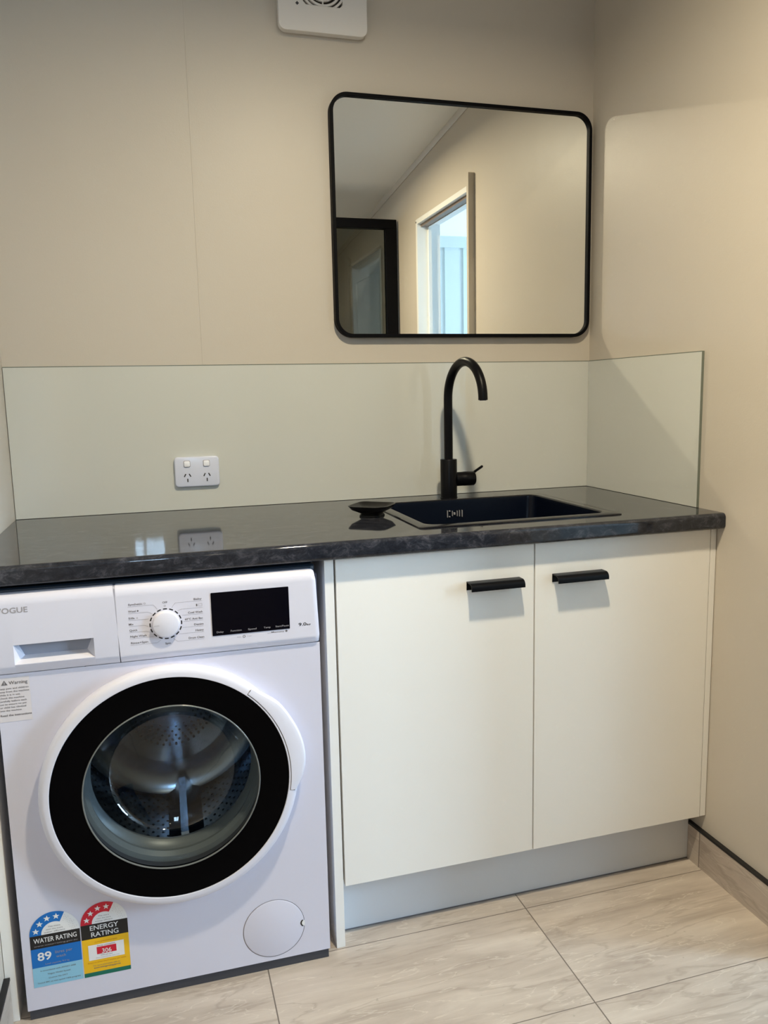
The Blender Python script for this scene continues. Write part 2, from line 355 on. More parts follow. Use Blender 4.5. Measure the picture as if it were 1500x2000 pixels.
# skirting tiles with black edge trim
TS = 0.010
for nm, x0, x1, ya in (('baseboard_right', -TS, 0.0, -0.5275), ('baseboard_left', XL, XL + TS, -0.5960)):
    segs = [(x0, x1, DY1 - 0.0, ya, 0.0, 0.094)] if nm == 'baseboard_right' else [(x0, x1, YF, ya, 0.0, 0.094)]
    if nm == 'baseboard_right': segs.append((x0, x1, D3b, DY0, 0.0, 0.094))
    b = st(obj(nm, boxes(*segs), M['skirt']))
    xx = (x0 - 0.001, x1) if nm == 'baseboard_right' else (x0, x1 + 0.001)
    st(obj('trim_3' if nm == 'baseboard_right' else 'trim_4', boxes(*[(xx[0], xx[1], s[2], s[3], 0.094, 0.1000) for s in segs]), M['trim_black'], smooth=False))

# the next room behind the doorway
AX0, AX1, AY0, AY1 = 0.1, 2.3, -2.75, -0.25
st(obj('wall_next_room_back', boxes((AX0, 0.80, AY1, AY1 + 0.1, 0, 2.5), (1.80, AX1, AY1, AY1 + 0.1, 0, 2.5), (0.80, 1.80, AY1, AY1 + 0.1, 0, 0.8), (0.80, 1.80, AY1, AY1 + 0.1, 2.1, 2.5)), M['annex']))
w3 = st(obj('added_fill_window', boxes((0.80, 1.80, AY1 + 0.02, AY1 + 0.07, 0.80, 0.83), (0.80, 1.80, AY1 + 0.02, AY1 + 0.07, 2.07, 2.10), (0.80, 0.83, AY1 + 0.02, AY1 + 0.07, 0.83, 2.07), (1.77, 1.80, AY1 + 0.02, AY1 + 0.07, 0.83, 2.07)), M['white_paint']))  # unseen window, added only to go with the side fill light
obj('pane', boxes((0.83, 1.77, AY1 + 0.043, AY1 + 0.047, 0.83, 2.07)), M['clear_glass'], w3)
bm = boxes((AX0, AX1, AY0 - 0.1, AY0, 0, 2.5))
x = AX0 + 0.10
while x < AX1:
    box(bm, x, x + 0.004, AY0 - 0.0005, AY0 + 0.006, 0.0, 2.11); x += 0.125
box(bm, AX0, AX1, AY0, AY0 + 0.018, 2.085, 2.16)
st(obj('wall_next_room_front', bm, M['annex']))
VW0, VW1, VZ0, VZ1 = -2.50, -1.90, 0.70, 2.05
st(obj('wall_next_room_right', boxes((AX1, AX1 + 0.1, AY0 - 0.1, VW0, 0, 2.5), (AX1, AX1 + 0.1, VW1, AY1 + 0.1, 0, 2.5), (AX1, AX1 + 0.1, VW0, VW1, 0, VZ0), (AX1, AX1 + 0.1, VW0, VW1, VZ1, 2.5)), M['annex']))
w2 = st(obj('window_2', boxes((AX1 + 0.02, AX1 + 0.07, VW0, VW1, VZ0, VZ0 + 0.03), (AX1 + 0.02, AX1 + 0.07, VW0, VW1, VZ1 - 0.03, VZ1), (AX1 + 0.02, AX1 + 0.07, VW0, VW0 + 0.03, VZ0 + 0.03, VZ1 - 0.03), (AX1 + 0.02, AX1 + 0.07, VW1 - 0.03, VW1, VZ0 + 0.03, VZ1 - 0.03)), M['white_paint']))
obj('pane', boxes((AX1 + 0.043, AX1 + 0.047, VW0 + 0.03, VW1 - 0.03, VZ0 + 0.03, VZ1 - 0.03)), M['clear_glass'], w2)

# doorway lining (door_1): white jambs, head, stops, and the taller cover strip on the near jamb
d1 = st(obj('door_1', boxes((-0.006, 0.106, DY0 - 0.0, DY0 + 0.022, 0, DZ), (-0.006, 0.106, DY1 - 0.022, DY1, 0, DZ), (-0.006, 0.106, DY0 + 0.022, DY1 - 0.022, DZ - 0.022, DZ)), M['white_paint'], bevel=0.001))
obj('door_stop', boxes((0.045, 0.060, DY0 + 0.022, DY0 + 0.036, 0, DZ - 0.022), (0.045, 0.060, DY0 + 0.036, DY1 - 0.022, DZ - 0.036, DZ - 0.022)), M['white_paint'], d1)
tk = obj('sliding_track', boxes((0.012, 0.040, DY0 + 0.022, DY1 - 0.022, DZ - 0.034, DZ - 0.022)), mat('bronze_track', (0.20, 0.15, 0.12, 1), 0.4), d1)
bm = bmesh.new()
for yq in (DY0 + 0.006, DY1 - 0.030): lathe(bm, [(0.0045, 0.0), (0.0040, -0.0008), (0.0004, -0.0010)], 'x', (-0.006, yq, DZ - 0.012), 12, cap1=True)
obj('screw_heads', bm, M['slot'], d1)
obj('cover_strip', boxes((-0.026, 0.0, DY1, DY1 + 0.020, 0.1, 2.024)), M['wall'], d1, bevel=0.001)
# black framed glazed leaf (door_2) standing across the right-hand side of the entry
bm = boxes((-0.74, -0.012, -1.905, -1.870, 0.0, 0.12), (-0.74, -0.012, -1.905, -1.870, 2.005, 2.050), (-0.74, -0.688, -1.905, -1.870, 0.12, 2.005), (-0.070, -0.012, -1.905, -1.870, 0.12, 2.005))
d2 = st(obj('door_2', bm, M['black_satin'], bevel=0.001))
obj('glass_pane', boxes((-0.688, -0.070, -1.891, -1.885, 0.12, 2.005)), M['tint_glass'], d2)
obj('hinge_block', boxes((-0.40, -0.37, -1.869, -1.862, 2.010, 2.045)), M['slot'], d2)
# panelled white door further back (door_3)
bm = boxes((0.02, 0.055, D3a, D3b, 0.005, D3z))
for (za, zb) in ((0.12, 0.95), (1.05, 1.88)):
    box(bm, 0.012, 0.02, D3a + 0.10, D3b - 0.10, za, za + 0.012); box(bm, 0.012, 0.02, D3a + 0.10, D3b - 0.10, zb - 0.012, zb)
    box(bm, 0.012, 0.02, D3a + 0.10, D3a + 0.112, za + 0.012, zb - 0.012); box(bm, 0.012, 0.02, D3b - 0.112, D3b - 0.10, za + 0.012, zb - 0.012)
d3 = st(obj('door_3', bm, M['ceiling'], bevel=0.001))
bm = bmesh.new(); tube(bm, [(0.014, D3a + 0.06, 1.0), (-0.035, D3a + 0.06, 1.0), (-0.035, D3a + 0.16, 1.0)], 0.008, 12); obj('door_handle', bm, M['chrome'], d3)

# downlight fittings on the ceiling
for i, (lx, ly, lz) in enumerate((LAMP, LAMP_2)):
    t = empty('ceiling_downlight', (lx, ly, zc(ly)))
    tag(t, ['round ceiling downlight above the bench and sink', 'round ceiling downlight nearer the entry, beyond the black framed glass door'][i], 'ceiling light')
    bm = bmesh.new(); lathe(bm, [(0.044, 0.004), (0.058, 0.004), (0.058, -0.006), (0.050, -0.010), (0.044, -0.008), (0.044, 0.004)], 'z', n=48); obj('trim_ring', bm, M['white_plastic'], t)
    bm = bmesh.new(); lathe(bm, [(0.0005, -0.001), (0.043, -0.001), (0.043, 0.003), (0.0005, 0.003)], 'z', n=48, cap0=True, cap1=True); obj('diffuser', bm, M['lamp_glass'], t)

# ------------------------------------------------------------------ glass splashbacks
ZC, ZS, TH = 0.900, 1.2714, 0.0370
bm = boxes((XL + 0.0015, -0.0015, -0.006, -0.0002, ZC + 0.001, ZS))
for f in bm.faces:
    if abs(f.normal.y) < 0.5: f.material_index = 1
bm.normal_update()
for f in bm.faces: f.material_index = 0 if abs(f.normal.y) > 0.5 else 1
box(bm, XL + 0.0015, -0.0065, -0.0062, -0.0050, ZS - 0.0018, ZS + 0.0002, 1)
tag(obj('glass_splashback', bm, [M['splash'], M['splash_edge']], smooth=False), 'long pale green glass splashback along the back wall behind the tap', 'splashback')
bm = boxes((-0.006, -0.0002, -0.5131, -0.0065, ZC + 0.001, ZS)); bm.normal_update()
for f in bm.faces: f.material_index = 0 if abs(f.normal.x) > 0.5 else 1
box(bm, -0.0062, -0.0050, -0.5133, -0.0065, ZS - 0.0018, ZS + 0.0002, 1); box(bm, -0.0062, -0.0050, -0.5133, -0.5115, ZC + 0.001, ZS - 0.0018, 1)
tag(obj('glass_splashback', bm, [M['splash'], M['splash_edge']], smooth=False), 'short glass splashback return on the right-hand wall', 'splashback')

# ------------------------------------------------------------------ benchtop with sink cut-out
YFR = -0.6088
SX0, SX1, SY0, SY1 = -0.700, -0.236, -0.515, -0.124      # cut-out
r = 0.0105
prof = [(-0.0003, ZC), (YFR + r, ZC)]
for i in range(1, 7):
    a = math.radians(90 + 90 * i / 6); prof.append((YFR + r + r * math.cos(a), ZC - r + r * math.sin(a)))
r2 = 0.009
for i in range(0, 7):
    a = math.radians(180 + 90 * i / 6); prof.append((YFR + r2 + r2 * math.cos(a), ZC - TH + r2 + r2 * math.sin(a)))
prof += [(-0.0003, ZC - TH)]
bm = bmesh.new(); extrude_x(bm, prof, XL + 0.0008, -0.0008)
top = obj('countertop', bm, M['bench'])
cut = obj('cutter', boxes((SX0, SX1, SY0, SY1, 0.80, 1.0)), M['bench'])
bo = top.modifiers.new('cut', 'BOOLEAN'); bo.operation = 'DIFFERENCE'; bo.object = cut; bo.solver = 'EXACT'
bpy.context.view_layer.update()
me = bpy.data.meshes.new_from_object(top.evaluated_get(bpy.context.evaluated_depsgraph_get()))
top.modifiers.clear(); top.data = me; bpy.data.objects.remove(cut, do_unlink=True)
for p in me.polygons: p.use_smooth = True
try: me.set_sharp_from_angle(angle=math.radians(30))
except Exception: pass
weighted(top)
tag(top, 'glossy dark slate grey benchtop running from wall to wall over washer and cupboard', 'countertop')

# ------------------------------------------------------------------ sink
sk = empty('sink', (-0.4675, -0.32, ZC)); tag(sk, 'black composite inset laundry sink in the dark benchtop', 'sink')
ox, oy, oz = -0.4675, -0.32, ZC
def L3(pts, z): return [(x - ox, y - oy, z - oz) for x, y in pts]
n = 8; bm = bmesh.new()
FX0, FX1, FY0, FY1 = -0.7155, -0.2195, -0.5330, -0.1135
IX0, IX1, IY0, IY1 = -0.688, -0.248, -0.503, -0.134
loops = [L3(rrect(FX0, FX1, FY0, FY1, 0.012, n), ZC + 0.0003), L3(rrect(FX0, FX1, FY0, FY1, 0.012, n), ZC + 0.0022), L3(rrect(FX0 + 0.002, FX1 - 0.002, FY0 + 0.002, FY1 - 0.002, 0.012, n), ZC + 0.0032),
         L3(rrect(IX0 - 0.003, IX1 + 0.003, IY0 - 0.003, IY1 + 0.003, 0.030, n), ZC + 0.0030), L3(rrect(IX0, IX1, IY0, IY1, 0.028, n), ZC + 0.0005), L3(rrect(IX0 + 0.001, IX1 - 0.001, IY0 + 0.001, IY1 - 0.001, 0.028, n), ZC - 0.006),
         L3(rrect(IX0 + 0.006, IX1 - 0.006, IY0 + 0.006, IY1 - 0.006, 0.030, n), ZC - 0.165), L3(rrect(IX0 + 0.014, IX1 - 0.014, IY0 + 0.014, IY1 - 0.014, 0.032, n), ZC - 0.183),
         L3(rrect(IX0 + 0.035, IX1 - 0.035, IY0 + 0.035, IY1 - 0.035, 0.030, n), ZC - 0.190)]
loft(bm, loops[4:], cap1=True); obj('bowl', bm, M['sink'], sk)
bm = bmesh.new(); loft(bm, loops[:5]); tag(obj('rim', bm, mat('semi_gloss_black_rim', (0.008, 0.008, 0.011, 1), 0.16, spec=0.55), sk), 'glossier flat rim')
bm = bmesh.new(); lathe(bm, [(0.0005, 0.002), (0.028, 0.002), (0.040, 0.0015), (0.045, 0.0)], 'z', (0, 0, -0.1895), 40, cap0=True); obj('drain', bm, M['chrome'], sk)
# overflow slots on the back face of the bowl, chrome shine painted as pale colour
bm = bmesh.new()
for k, (xa, hw, za, zb) in enumerate(((-0.5045, 0.0014, 0.855, 0.874), (-0.4985, 0.0030, 0.8555, 0.858), (-0.4985, 0.003, 0.871, 0.8735), (-0.4905, 0.0012, 0.858, 0.872), (-0.4845, 0.0034, 0.8615, 0.8675), (-0.4765, 0.0012, 0.857, 0.872), (-0.4700, 0.0013, 0.856, 0.873), (-0.4625, 0.0014, 0.8545, 0.873))):
    hw *= 0.62; box(bm, xa - hw - ox, xa + hw - ox, -0.1420 - oy, -0.1365 - oy, za - oz, zb - oz)
obj('overflow', bm, mat('painted_chrome_shine', (0.34, 0.34, 0.36, 1), 0.45), sk, bevel=0.0005)

# ------------------------------------------------------------------ tap
tp = empty('mixer_tap', (-0.481, -0.0905, ZC)); tag(tp, 'tall matt black gooseneck mixer tap behind the sink', 'tap')
bm = bmesh.new(); lathe(bm, [(0.0238, 0.0003), (0.0238, 0.003), (0.0226, 0.004), (0.0226, 0.1065), (0.0218, 0.1078), (0.0125, 0.1080)], 'z', n=48, cap0=True); obj('tap_body', bm, M['black_metal'], tp)
R_, PH, H_ = 0.0955, math.radians(6), 0.270
pts = [(0, 0, 0.104), (0, 0, 0.15), (0, 0, 0.20), (0, 0, 0.24)]
for i in range(0, 33):
    a = math.radians(178) * i / 32; s = R_ * (1 - math.cos(a)); pts.append((s * math.sin(PH), -s * math.cos(PH), H_ + R_ * math.sin(a)))
e = Vector(pts[-1]); pts.append((e.x, e.y, e.z - 0.006))
bm = bmesh.new(); tube(bm, pts, 0.0118, 28)
obj('spout', bm, M['black_metal'], tp)
bm = bmesh.new(); lathe(bm, [(0.0085, 0.0), (0.0085, -0.0015)], 'z', (e.x, e.y, e.z - 0.0058), 24, cap1=True); obj('aerator', bm, M['slot'], tp)
bm = bmesh.new(); lathe(bm, [(0.0192, 0.018), (0.0192, 0.042), (0.0196, 0.043), (0.0196, 0.0715), (0.0180, 0.0742), (0.0005, 0.0745)], 'x', (0, 0, 0.0520), 40, cap1=True); ca = obj('lever_cartridge', bm, M['black_metal'], tp)
bm = bmesh.new(); tube(bm, [(0.066, 0, 0.062), (0.078, 0, 0.071), (0.0985, 0, 0.0835), (0.1005, 0, 0.0845)], [0.0036, 0.0036, 0.0036, 0.0022], 14); obj('lever', bm, M['black_metal'], ca)

# ------------------------------------------------------------------ soap dish
sd = empty('soap_dish', (-0.7600, -0.3060, ZC), math.radians(-38)); tag(sd, 'small black footed square soap dish on the bench left of the sink', 'soap dish')
bm = bmesh.new()
def sq(h, r, z, warp=0.0):
    out = []
    for x, y in rrect(-h, h, -h, h, r, 8):
        d = max(0.0, (math.hypot(x, y) / (h * 1.18)) - 0.72); out.append((x, y, z + warp * d))
    return out
loft(bm, [sq(0.026, 0.012, 0.0004), sq(0.026, 0.012, 0.003), sq(0.023, 0.012, 0.007), sq(0.030, 0.014, 0.011), sq(0.042, 0.020, 0.0165, 0.002), sq(0.0485, 0.024, 0.0235, 0.007), sq(0.0494, 0.024, 0.0252, 0.007), sq(0.0475, 0.023, 0.0256, 0.007), sq(0.038, 0.020, 0.0185, 0.002), sq(0.020, 0.014, 0.0150)], True, True)
obj('bowl', bm, M['dish'], sd)

# ------------------------------------------------------------------ double power outlet
po = empty('power_outlet', (-1.1473, -0.0062, 0.9993)); tag(po, 'white double power outlet with two switches on the glass splashback', 'power outlet')
hw, hh = 0.0563, 0.0387
def P2(pts, y): return [(x, y, z) for x, z in pts]
bm = bmesh.new()
loft(bm, [P2(rrect(-hw, hw, -hh, hh, 0.009), 0.0), P2(rrect(-hw, hw, -hh, hh, 0.009), -0.0085), P2(rrect(-hw + 0.001, hw - 0.001, -hh + 0.001, hh - 0.001, 0.009), -0.0100), P2(rrect(-hw + 0.003, hw - 0.003, -hh + 0.003, hh - 0.003, 0.008), -0.0108)], True, True)
obj('plate', bm, M['outlet'], po)
for sx in (-0.0250, 0.0241):
    bm = bmesh.new()
    loft(bm, [P2([(x + sx, z + 0.0210) for x, z in rrect(-0.0085, 0.0085, -0.0085, 0.0085, 0.0035)], -0.0105), P2([(x + sx, z + 0.0210) for x, z in rrect(-0.0085, 0.0085, -0.0085, 0.0085, 0.0035)], -0.0112)], True, True); b0 = obj('switch', bm, M['ink_lightgrey'], po)
    bm = bmesh.new()
    loft(bm, [P2([(x + sx, z + 0.0210) for x, z in rrect(-0.0072, 0.0072, -0.0072, 0.0072, 0.0030)], -0.0110), P2([(x + sx, z + 0.0210) for x, z in rrect(-0.0072, 0.0072, -0.0072, 0.0072, 0.0030)], -0.0138), P2([(x + sx, z + 0.0210) for x, z in rrect(-0.0062, 0.0062, -0.0062, 0.0062, 0.0026)], -0.0144)], True, True); obj('rocker', bm, M['switch'], b0)
    bm = bmesh.new()
    for dx, dz, an in ((-0.0062, -0.0085, -28), (0.0062, -0.0085, 28), (0.0, -0.0215, 0)):
        a = math.radians(an); q = []
        for u, v in ((-0.0014, -0.0043), (0.0014, -0.0043), (0.0014, 0.0043), (-0.0014, 0.0043)):
            q.append((sx + dx + u * math.cos(a) - v * math.sin(a), dz + u * math.sin(a) + v * math.cos(a)))
        prism(bm, q, -0.0104, -0.0112)
    obj('pin_slots', bm, M['slot'], po, smooth=False)

# ------------------------------------------------------------------ mirror
MX0, MX1, MZ0, MZ1 = -0.7690, -0.0155, 1.3390, 1.9525
mr = empty('wall_mirror', (MX0, 0, MZ0)); tag(mr, 'large rectangular wall mirror with thin black frame and rounded corners', 'mirror')
W, H = MX1 - MX0, MZ1 - MZ0
def rl(d, r, y): return [(x, y, z) for x, z in rrect(d, W - d, d, H - d, r, 14)]
bm = bmesh.new()
loft(bm, [rl(0.0, 0.048, -0.0008), rl(0.0, 0.048, -0.0235), rl(0.0008, 0.0475, -0.0245), rl(0.0082, 0.0400, -0.0245), rl(0.0089, 0.0395, -0.0238), rl(0.0089, 0.0395, -0.0165), rl(0.0089, 0.0395, -0.0008), rl(0.0, 0.048, -0.0008)])
obj('frame', bm, M['black_satin'], mr)
bm = bmesh.new(); loft(bm, [rl(0.0085, 0.040, -0.0120), rl(0.0085, 0.040, -0.0165)], True, True); obj('mirror_glass', bm, M['mirror'], mr, smooth=False)

# ------------------------------------------------------------------ exhaust fan
FXc, FZc = -0.7790, 2.1960
fa = empty('exhaust_fan', (FXc, 0, FZc)); tag(fa, 'square white exhaust fan with round grille high on the back wall', 'exhaust fan')
hw = 0.1130
bm = bmesh.new()
RO = 0.066
oo = rrect(-hw, hw, -hw, hw, 0.018, 8)
def ring_of(r, y, pts): return [(r * math.cos(math.atan2(z, x)), y, r * math.sin(math.atan2(z, x))) for x, z in pts]
loft(bm, [P2(rrect(-hw + .004, hw - .004, -hw + .004, hw - .004, 0.016, 8), -0.0005), P2(rrect(-hw + 0.004, hw - 0.004, -hw + 0.004, hw - 0.004, 0.016, 8), -0.012), P2(oo, -0.0125), P2(oo, -0.0290), P2(rrect(-hw + 0.0012, hw - 0.0012, -hw + 0.0012, hw - 0.0012, 0.017, 8), -0.0300)])
# front face as a grid between the outline and the round opening
N_ = 72; ins = []; out = []
inner_outline = rrect(-hw + 0.0012, hw - 0.0012, -hw + 0.0012, hw - 0.0012, 0.017, 8)
loft(bm, [P2(inner_outline, -0.0300), ring_of(RO + 0.004, -0.0300, inner_outline), ring_of(RO, -0.0285, inner_outline), ring_of(RO, -0.010, inner_outline)])
weighted(obj('cover', bm, M['fan_plastic'], fa))
bm = bmesh.new(); lathe(bm, [(0.0005, -0.009), (RO + 0.0, -0.009)], 'y', n=48); obj('cavity', bm, M['fan_dark'], fa)
bm = bmesh.new()
for rr_ in (0.012, 0.024, 0.036, 0.048, 0.058):
    lathe(bm, [(rr_ - 0.0030, -0.021), (rr_ - 0.0026, -0.027), (rr_ + 0.0026, -0.027), (rr_ + 0.0030, -0.021), (rr_ - 0.0030, -0.021)], 'y', n=56)
for k in range(4):
    a = k * PI / 2; c, s = math.cos(a), math.sin(a)
    q = [(0.010 * c - 0.0016 * s, 0.010 * s + 0.0016 * c), (0.010 * c + 0.0016 * s, 0.010 * s - 0.0016 * c), (0.0665 * c + 0.0016 * s, 0.0665 * s - 0.0016 * c), (0.0665 * c - 0.0016 * s, 0.0665 * s + 0.0016 * c)]
    prism(bm, q, -0.0212, -0.0272)
obj('grille', bm, M['fan_plastic'], fa)
bm = bmesh.new(); prism(bm, [(-0.0655 + dx, -0.0505 + dz) for dx, dz in ((-0.0045, 0), (0, -0.0045), (0.0045, 0), (0, 0.0045))], -0.0295, -0.0306); obj('indicator', bm, M['slot'], fa, smooth=False)

# ------------------------------------------------------------------ base cabinet
YD = -0.5823; ZD0, ZD1 = 0.1418, 0.8590; UB = ZC - TH - 0.0006
cb = empty('base_cabinet', (-0.4690, YD, 0)); tag(cb, 'two-door off-white base cabinet under the sink', 'cabinet')
def C(b): return (b[0] + 0.4690, b[1] + 0.4690, b[2] - YD, b[3] - YD, b[4], b[5])
obj('side_panel', boxes(C((-0.9381, -0.9191, YD, -0.001, 0.0002, UB))), M['cabinet'], cb, bevel=0.0006)
obj('carcass', boxes(C((-0.9185, -0.9030, YD + 0.020, -0.002, 0.145, UB)), C((-0.0165, -0.0010, YD + 0.020, -0.002, 0.145, UB)), C((-0.9030, -0.0165, YD + 0.020, -0.002, 0.145, 0.161)), C((-0.9030, -0.0165, YD + 0.020, YD + 0.036, 0.830, UB)), C((-0.9030, -0.0165, -0.018, -0.002, 0.161, UB))), mat('gap_shade_carcass_board', (0.16, 0.14, 0.12, 1), 0.6), cb, smooth=False)  # board coloured dark so the door and filler gaps read as shade
obj('filler_strip', boxes(C((-0.0168, -0.0018, YD + 0.0010, YD + 0.0190, ZD0, UB))), M['cabinet'], cb, bevel=0.0006)
kb = obj('kickboard', boxes(C((-0.9188, -0.0105, -0.5307, -0.5150, 0.0012, 0.1440))), M['kick'], cb, bevel=0.0004)
obj('kick_seal', boxes(C((-0.9188, -0.0105, -0.5316, -0.5308, 0.0002, 0.0030))), M['ink_grey'], kb, smooth=False)
def handle_prof():
    o = [(0.0, 0.770), (-0.0022, 0.770), (-0.0022, 0.7862), (-0.018, 0.7862)]
    for i in range(1, 8):
        a = math.radians(90 + 90 * i / 7 * 0.92); o.append((-0.018 + 0.0098 * math.cos(a), 0.7762 + 0.0100 * math.sin(a) * 1.0))
    o.append((-0.0280, 0.7722)); o.append((-0.0305, 0.7722))
    for i in range(7, -1, -1):
        a = math.radians(90 + 90 * i / 7 * 0.92); o.append((-0.018 + 0.0125 * math.cos(a), 0.7762 + 0.0125 * math.sin(a)))
    o.append((0.0, 0.7888))
    return o
for (xa, xb, ha, hb, side) in ((-0.9148, -0.4726, -0.6310, -0.5075, 'left'), (-0.4694, -0.0191, -0.4285, -0.3045, 'right')):
    d = obj('door', boxes(C((xa, xb, YD, YD + 0.018, ZD0, ZD1))), M['cabinet'], cb, bevel=0.0006)
    bm = bmesh.new(); extrude_x(bm, [(y, z) for y, z in handle_prof()], ha + 0.4690, hb + 0.4690)
    h = obj('handle', bm, M['black_metal'], d, bevel=0.0004); tag(h, 'matt black finger pull')
# end panel against the left wall
tag(obj('end_panel', boxes((XL + 0.0008, XL + 0.0198, -0.5900, -0.001, 0.0002, UB)), M['cabinet'], bevel=0.0006), 'narrow cream end panel against the left wall, beside the washing machine', 'end panel')

# ------------------------------------------------------------------ washing machine
WMX, WMY, WW = -1.5531, -0.5979, 0.5961
wm = empty('washing_machine', (WMX, WMY, 0), math.atan2(-0.0063, WW)); tag(wm, 'white front-loading washing machine with black-rimmed round door under the bench', 'washing machine')
DX, DZc = 0.2975, 0.4480       # door centre
ZB, ZT = 0.0215, 0.6990        # body front face
bm = bmesh.new()
plate_hole(bm, 0, WW, ZB, ZT, DX, DZc, 0.205, 0.0, 96)
dpt = 0.535
poly(bm, [(0, 0, ZB), (0, dpt, ZB), (0, dpt, 0.836), (0, 0.012, 0.836), (0, 0.012, ZT), (0, 0, ZT)])
poly(bm, [(WW, 0, ZB), (WW, 0, ZT), (WW, 0.012, ZT), (WW, 0.012, 0.836), (WW, dpt, 0.836), (WW, dpt, ZB)])
poly(bm, [(0, dpt, ZB), (WW, dpt, ZB), (WW, dpt, 0.836), (0, dpt, 0.836)])
poly(bm, [(0, 0, ZB), (WW, 0, ZB), (WW, dpt, ZB), (0, dpt, ZB)])
lathe(bm, [(0.205, 0.0), (0.205, 0.03)], 'y', (DX, 0, DZc), 96)
obj('body', bm, M['washer'], wm, smooth=False)
obj('plinth', boxes((0.003, WW - 0.003, 0.003, 0.30, 0.0003, ZB - 0.0003)), M['groove'], wm)
# lid
bm = bmesh.new()
loft(bm, [[(x, y, 0.8365) for x, y in rrect(0.002, WW - 0.002, 0.014, dpt, 0.012)], [(x, y, 0.852) for x, y in rrect(0.002, WW - 0.002, 0.014, dpt, 0.012)], [(x, y, 0.855) for x, y in rrect(0.006, WW - 0.006, 0.018, dpt - 0.004, 0.012)]], True, True)
obj('lid', bm, M['dark_lid'], wm)
# control panel: front face, chamfer band below, rolled top edge; outline in (y, z)
PF = -0.0105
def panel_prof(): return [(0.012, 0.6995), (0.0008, 0.6995), (PF, 0.7165), (PF, 0.828), (PF + 0.002, 0.838), (PF + 0.006, 0.8445), (PF + 0.012, 0.8480), (0.014, 0.8480)]
def panel_piece(x0, x1, side=None):
    bm = bmesh.new(); pp = panel_prof()
    xs = [x0, x1]
    if side == 'right':
        rows = [(x0, 0), (x1 - 0.010, 0), (x1 - 0.004, 0.0012), (x1 - 0.0005, 0.004), (x1, 0.009)]
        loops = []
        for x, inn in rows:
            loops.append([(x if z < 0.72 else x - 0.006 * ((z - 0.72) / 0.128) ** 2, min(0.014, y + inn), z - (inn * 0.9 if z > 0.83 else 0)) for y, z in pp])
        loft(bm, loops, True, True)
    else: extrude_x(bm, pp, x0, x1)
    return bm
cp = obj('control_panel', panel_piece(0.2174, WW - 0.0004, 'right'), M['washer_panel'], wm); weighted(cp)
# detergent drawer front with recessed grip
dx0, dx1 = 0.0004, 0.2158; gx0, gx1, gz0, gz1 = 0.0365, 0.1730, 0.7188, 0.7552
bm = bmesh.new(); pp = panel_prof()
extrude_x(bm, pp, dx0, gx0); extrude_x(bm, pp, gx1, dx1)
extrude_x(bm, [(0.012, 0.6995), (0.0008, 0.6995), (PF, 0.7165), (PF, gz0), (0.012, gz0)], gx0, gx1)
extrude_x(bm, [(0.012, gz1), (PF, gz1), (PF, 0.828), (PF + 0.002, 0.838), (PF + 0.006, 0.8445), (PF + 0.012, 0.8480), (0.014, 0.8480)], gx0, gx1)
dw = obj('detergent_drawer', bm, M['washer_panel'], wm); weighted(dw)
bm = bmesh.new()
a = [(gx0, PF + .0002, gz0), (gx1, PF + .0002, gz0), (gx1, PF + .0002, gz1), (gx0, PF + .0002, gz1)]
b_ = [(gx0 + 0.0145, 0.0115, gz0 + 0.0105), (gx1 - 0.0145, 0.0115, gz0 + 0.0105), (gx1 - 0.0030, 0.0115, gz1), (gx0 + 0.0030, 0.0115, gz1)]
for i in range(4): poly(bm, [a[i], a[(i + 1) % 4], b_[(i + 1) % 4], b_[i]])
poly(bm, b_, 1)
obj('grip_recess', bm, [M['washer_ring'], mat('recess_grey', (0.33, 0.36, 0.45, 1), 0.3)], dw, smooth=False)
bm = bmesh.new(); put_text(bm, 'VOGUE', 0.0125, 0.0657, 0.8150, 0.0100, PF - 0.0003, bold=0.016); flat('lettering', bm, [M['ink_lightgrey']], dw)
obj('drawer_gap', boxes((0.2158, 0.2174, 0.0, 0.012, 0.6995, 0.845)), M['groove'], wm, smooth=False)
# dial
KX, KZ = 0.3025, 0.7690
bm = bmesh.new(); lathe(bm, [(0.0255, PF), (0.0252, PF - 0.003), (0.0243, PF - 0.0075), (0.0235, PF - 0.0095), (0.0215, PF - 0.0105), (0.0005, PF - 0.0110)], 'y', (KX, 0, KZ), 64, cap1=True)
dl = obj('dial', bm, M['washer_ring'], cp)
bm = bmesh.new(); rect(bm, KX - 0.0215, KX - 0.0120, KZ - 0.0003, KZ + 0.0003, PF - 0.01125); flat('dial_mark', bm, [M['ink_lightgrey']], dl)
# printed dashes, leader lines and programme names
bm = bmesh.new(); yy = PF - 0.0003
for k in range(16):
    a = 90 + k * 22.5; arc_band(bm, KX, KZ, 0.0276, 0.0298, a - 7.2, a + 7.2, yy, 1, 4)
leftp = [('Synthetic', 0.2372, 0.2625, 0.8098), ('Wool', 0.2366, 0.2500, 0.7968), ('Silk', 0.2362, 0.2480, 0.7836), ('Mix', 0.2362, 0.2445, 0.7722), ('Quick', 0.2366, 0.2510, 0.7604), ('Night Wash', 0.2372, 0.2665, 0.7486), ('Rinse+Spin', 0.2376, 0.2685, 0.7360)]
rightp = [('Baby', 0.3555, 0.3706, 0.8098), ('Cool Wash', 0.3440, 0.3708, 0.7846), ('60\u00b0C Anti Bac', 0.3375, 0.3708, 0.7722), ('Denim', 0.3540, 0.3712, 0.7606), ('Heavy', 0.3560, 0.3712, 0.7490), ('Drum Clean', 0.3425, 0.3712, 0.7350)]
for s, xa, xb, z in leftp: put_text(bm, s, xa, xb, z, 0.0037, yy, 2, 0.012)
for s, xa, xb, z in rightp: put_text(bm, s, xa, xb, z, 0.0037, yy, 2, 0.012)
